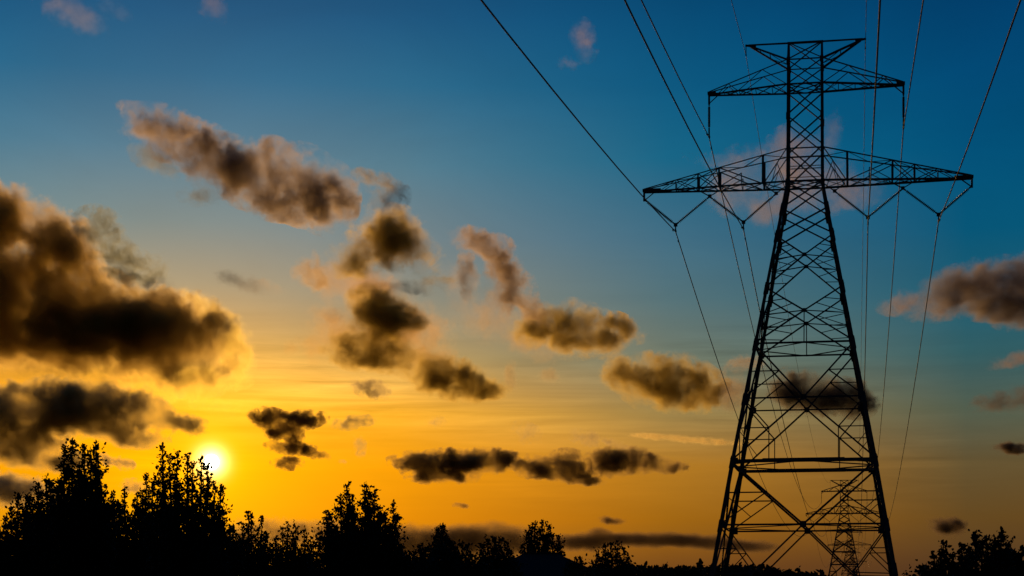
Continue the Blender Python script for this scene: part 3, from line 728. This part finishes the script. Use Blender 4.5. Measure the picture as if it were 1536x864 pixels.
tree(437, 76, [(424, 793, .8), (432, 785, .7), (444, 789, .7), (457, 794, .7), (413, 806), (467, 812), (440, 800, 1.2)], 'small dark tree with a feathery crown left of the broad middle tree', 8, group=GT, low=5, dens=1.)
tree(540, 66, [(490, 768, .8), (496, 770, .7), (510, 744, .9), (521, 729, 1.), (528, 745), (547, 727, 1.), (553, 740), (561, 738), (566, 760), (578, 770), (590, 756, .8), (594, 776, .8), (504, 790, 1.2), (530, 765, 1.4), (555, 770, 1.4), (585, 800, 1.2), (602, 817), (606, 830)], 'broad dark tree with clustered tops standing alone mid left', 9, group=GT, low=14, dens=1.2)
tree(632, 80, [(622, 828), (632, 816), (640, 822), (612, 838)], 'small low bush between the broad tree and the pointed one', 10, group=GT, low=2, dens=1., name='bush', cat='bush', leaf=.15)
tree(693, 84, [(684, 822), (694, 814), (703, 818), (709, 832), (688, 830, 1.2)], 'small rounded tree touching the pointed evergreen on its right', 12, group=GT, low=3, dens=1.1, leaf=.15)
tree(744, 88, [(722, 818), (731, 809), (741, 807), (752, 809), (761, 815), (766, 827), (724, 832), (740, 822, 1.3), (755, 830)], 'small rounded tree standing free just left of the house roof', 13, group=GT, low=4, dens=1., leaf=.15)
tree(814, 140, [(789, 796, .7), (796, 791, .7), (801, 785, .7), (808, 795), (813, 783, .8), (822, 787, .8), (829, 801, .8), (838, 804, .7), (840, 820), (798, 812, .9), (818, 805, 1.)], 'vase shaped tree with upright clumps rising over the house roof', 14, group=GT, low=1, dens=.85, leaf=.2, twig=.62)
tree(862, 95, [(856, 842), (866, 839), (872, 838)], 'tiny shrub at the right end of the house roof', 15, group=GT, low=1, name='bush', cat='bush', leaf=.16)
tree(918, 96, [(897, 828, .8), (903, 836), (908, 819, .9), (917, 817), (927, 815, .9), (936, 824), (940, 838), (890, 842)], 'small lopsided tree standing alone right of the house', 16, group=GT, low=4, dens=1., leaf=.16)
tree(1470, 40, [(1384, 850, .8), (1392, 854, .8), (1402, 833, .9), (1410, 846), (1416, 816, .8), (1428, 834), (1441, 819, 1.), (1452, 823), (1465, 801, 1.1), (1472, 814, 1.2), (1480, 809, 1.1), (1494, 814), (1503, 800, 1.1), (1512, 819), (1520, 830), (1533, 823), (1550, 820), (1570, 838), (1450, 843, 1.5), (1490, 838, 1.5), (1530, 846, 1.4)], 'big leaved dark tree filling the lower right corner', 17, group=GT, low=12, dens=1.9, leaf=.095, twig=.33)

# the pointed evergreen
def conifer(px, top, D, halfw_px, label, seed):
    rng = np.random.default_rng(seed); base = P(px, HY, D); base.z = 0; root = empty('conifer', base)
    zt = P(px, top, D).z; hw = halfw_px / F * D; m = MB(); P_, D_ = [], []
    m.tube([Vector((0, 0, -.2)), Vector((.03, 0, zt * .5)), Vector((0, 0, zt))], [.16, .09, .01], 7)
    z = .4
    while z < zt - .05:
        f = (zt - z) / zt; L = hw * 2.1 * f ** .8 * rng.uniform(.75, 1.1) + .05
        for _ in range(6):
            a = rng.uniform(0, 6.283); d = np.array([math.cos(a), math.sin(a), rng.uniform(.15, .55)]); e1 = np.array([0, 0, z]) + d * L * rng.uniform(.7, 1.1)
            m.tube([Vector((0, 0, z)), Vector(e1)], [.02, .005], 3, caps=False)
            for u_ in rng.uniform(.1, 1.05, int(14 + L * 45)):
                P_.append(np.array([0, 0, z]) * (1 - u_) + e1 * u_ + rng.normal(0, .06, 3)); D_.append(d + rng.normal(0, .4, 3))
        z += .16
    m.build('trunk', BARK, root, True); leaf_mesh('crown', P_, D_, .12, rng, NEEDLE, root, aspect=.35)
    tag(root, label, 'tree', GT)
conifer(662, 788, 84, 26, 'pointed evergreen with a thin leading shoot', 11)
tree(648, 82, [(636, 826), (646, 818), (654, 812), (672, 806), (678, 814), (668, 822, 1.2)], 'low leafy tree wrapped round the foot of the pointed evergreen', 21, group=GT, low=4, dens=1.1, leaf=.15)

# dense shrubs that close the skyline below the crowns
def shrub(px, top, wpx, D, seed, label):
    rng = np.random.default_rng(seed); base = P(px, HY, D); base.z = 0; root = empty('shrub', base)
    zt = P(px, top, D).z; hw = wpx / F * D / 2; m = MB(); P_, D_ = [], []
    for k in range(5):
        a = rng.uniform(0, 6.283); m.tube([Vector((0, 0, -.1)), Vector((math.cos(a) * hw * .3, math.sin(a) * .3, zt * .45)), Vector((math.cos(a) * hw * .6, math.sin(a) * .5, zt * .8))], [.05, .03, .008], 5)
    nc = int(170 * hw * zt / 4) + 60
    for _ in range(nc):
        v = rng.normal(0, 1, 3); v /= np.linalg.norm(v); v *= rng.uniform(0, 1) ** .33
        c = np.array([v[0] * hw, v[1] * 1.0, max(.1, zt * .45 + v[2] * zt * .5)]) + rng.normal(0, .08, 3)
        for _ in range(26): P_.append(c + rng.normal(0, .14, 3)); D_.append(rng.normal(0, 1, 3))
    m.build('stem', BARK, root, True); leaf_mesh('foliage', P_, D_, .17, rng, LEAF, root)
    tag(root, label, 'shrub', 'shrubs closing the skyline under the trees')
SH = [(5, 806, 110, 'under the tree cut by the left edge'), (70, 808, 110, 'under the rounded tree near the left edge'), (130, 806, 100, 'at the foot of the tallest spiky tree'), (190, 804, 110, 'below the ragged twin topped tree'),
      (255, 800, 110, 'at the foot of the airy tree in front of the sun'), (318, 812, 100, 'below the low tree right of the airy one'), (385, 826, 100, 'at the foot of the small forked tree'), (445, 828, 100, 'below the small feathery tree'),
      (515, 818, 90, 'under the left half of the broad middle tree'), (575, 820, 100, 'under the right half of the broad middle tree'), (630, 838, 80, 'beside the low bush right of the broad tree'), (680, 834, 90, 'between the evergreen and the small rounded tree'), (735, 842, 90, 'under the rounded tree left of the house'),
      (900, 850, 70, 'under the lopsided tree right of the house'), (1462, 842, 120, 'under the left half of the big leaved tree'), (1530, 834, 110, 'under the right half of the big leaved tree')]
for k, (px, top, wp, lb) in enumerate(SH):
    shrub(px, top, wp * 1.15, 44 if px > 1300 else 84, 50 + k, 'dense dark shrub ' + lb)

# far wood on the horizon
rng = np.random.default_rng(7); P_, D_ = [], []; m = MB()
def wood_top(px): return 851.5 + max(0, (px - 1150)) * .17 + 1.5 * math.sin(px * .045) + (3 if px < 930 else 0)
px = 500.
while px < 1262:
    D = rng.uniform(330, 430); top = wood_top(px) + rng.normal(0, 1.3) - (5 if rng.uniform() < .07 else 0)
    hw = rng.uniform(3, 7) / F * D; b = P(px, HY, D); zt = P(px, top, D).z
    m.tube([Vector((b.x, b.y, 0)), Vector((b.x, b.y, zt * .9))], [.2, .04], 4)
    con = rng.uniform() < .5
    for _ in range(150):
        f = rng.uniform() ** .8; z = zt * f; rr = hw * ((1 - f) ** .7 + .06 if con else math.sqrt(max(0, 1 - (2 * max(f, .35) - 1) ** 2)) * .95 + .1)
        a = rng.uniform(0, 6.283); q = rng.uniform(.2, 1)
        P_.append((b.x + math.cos(a) * rr * q, b.y + math.sin(a) * rr * q, z)); D_.append(rng.normal(0, 1, 3))
    px += rng.uniform(1.8, 4.2)
wood = leaf_mesh('treeline', P_, D_, .95, rng, NEEDLE, None)
tag(wood, 'low ragged line of distant woods along the horizon', 'woods', kind='stuff')
m2 = m.build('treeline_trunks', BARK, wood)

# ------------------------------------------------------------------ the house under the vase shaped tree
HD = 118.
hb = P(811, HY, HD); hb.z = 0
house = empty('house', hb, .04)
def hm(name, boxes, mat, parent=house):
    m = MB()
    for (x0, x1, y0, y1, z0, z1) in boxes: m.box((x0, (y0 + y1) / 2, (z0 + z1) / 2), (x1, (y0 + y1) / 2, (z0 + z1) / 2), y1 - y0, z1 - z0, (0, 0, 1))
    return m.build(name, mat, parent)
zr = P(811, 829.5, HD).z
W2, D2, ZE = 5.6, 4.6, 2.75
wall = hm('wall', [(-W2, W2, -D2, -D2 + .25, 0, ZE), (-W2, W2, D2 - .25, D2, 0, ZE), (-W2, -W2 + .25, -D2 + .25, D2 - .25, 0, ZE), (W2 - .25, W2, -D2 + .25, D2 - .25, 0, ZE)], SIDING)
bm = bmesh.new(); o_ = .45
e = [bm.verts.new(v) for v in ((-W2 - o_, -D2 - o_, ZE - .1), (W2 + o_, -D2 - o_, ZE - .1), (W2 + o_, D2 + o_, ZE - .1), (-W2 - o_, D2 + o_, ZE - .1))]
r1, r2 = bm.verts.new((-1.05, 0, zr)), bm.verts.new((1.0, 0, zr))
for f in ((e[0], e[1], r2, r1), (e[1], e[2], r2), (e[2], e[3], r1, r2), (e[3], e[0], r1), (e[3], e[2], e[1], e[0])): bm.faces.new(f)
roof = from_bm('roof', bm, SHINGLE, house)
hm('ridge_cap', [(-1.1, 1.05, -.12, .12, zr - .02, zr + .05)], SHINGLE, roof)
hm('gutter', [(-W2 - o_ - .02, W2 + o_ + .02, -D2 - o_ - .14, -D2 - o_ - .01, ZE - .2, ZE - .06)], TRIM, roof)
for x in (-3.6, 3.4):
    wdw = hm('window', [(x - .75, x + .75, -D2 - .05, -D2 - .004, .9, 1.0), (x - .75, x + .75, -D2 - .05, -D2 - .004, 2.1, 2.2), (x - .75, x - .65, -D2 - .05, -D2 - .004, 1.0, 2.1), (x + .65, x + .75, -D2 - .05, -D2 - .004, 1.0, 2.1), (x - .03, x + .03, -D2 - .05, -D2 - .004, 1.0, 2.1)], TRIM)
    hm('pane', [(x - .65, x + .65, -D2 - .02, -D2 - .006, 1.0, 2.1)], PANE, wdw)
door = hm('door', [(-.5, .5, -D2 - .06, -D2 - .004, .05, 2.1)], TRIM)
hm('handle', [(.36, .42, -D2 - .12, -D2 - .063, 1.0, 1.12)], STEEL, door)
tag(house, 'low house whose dark hipped roof shows between the small trees', 'house')
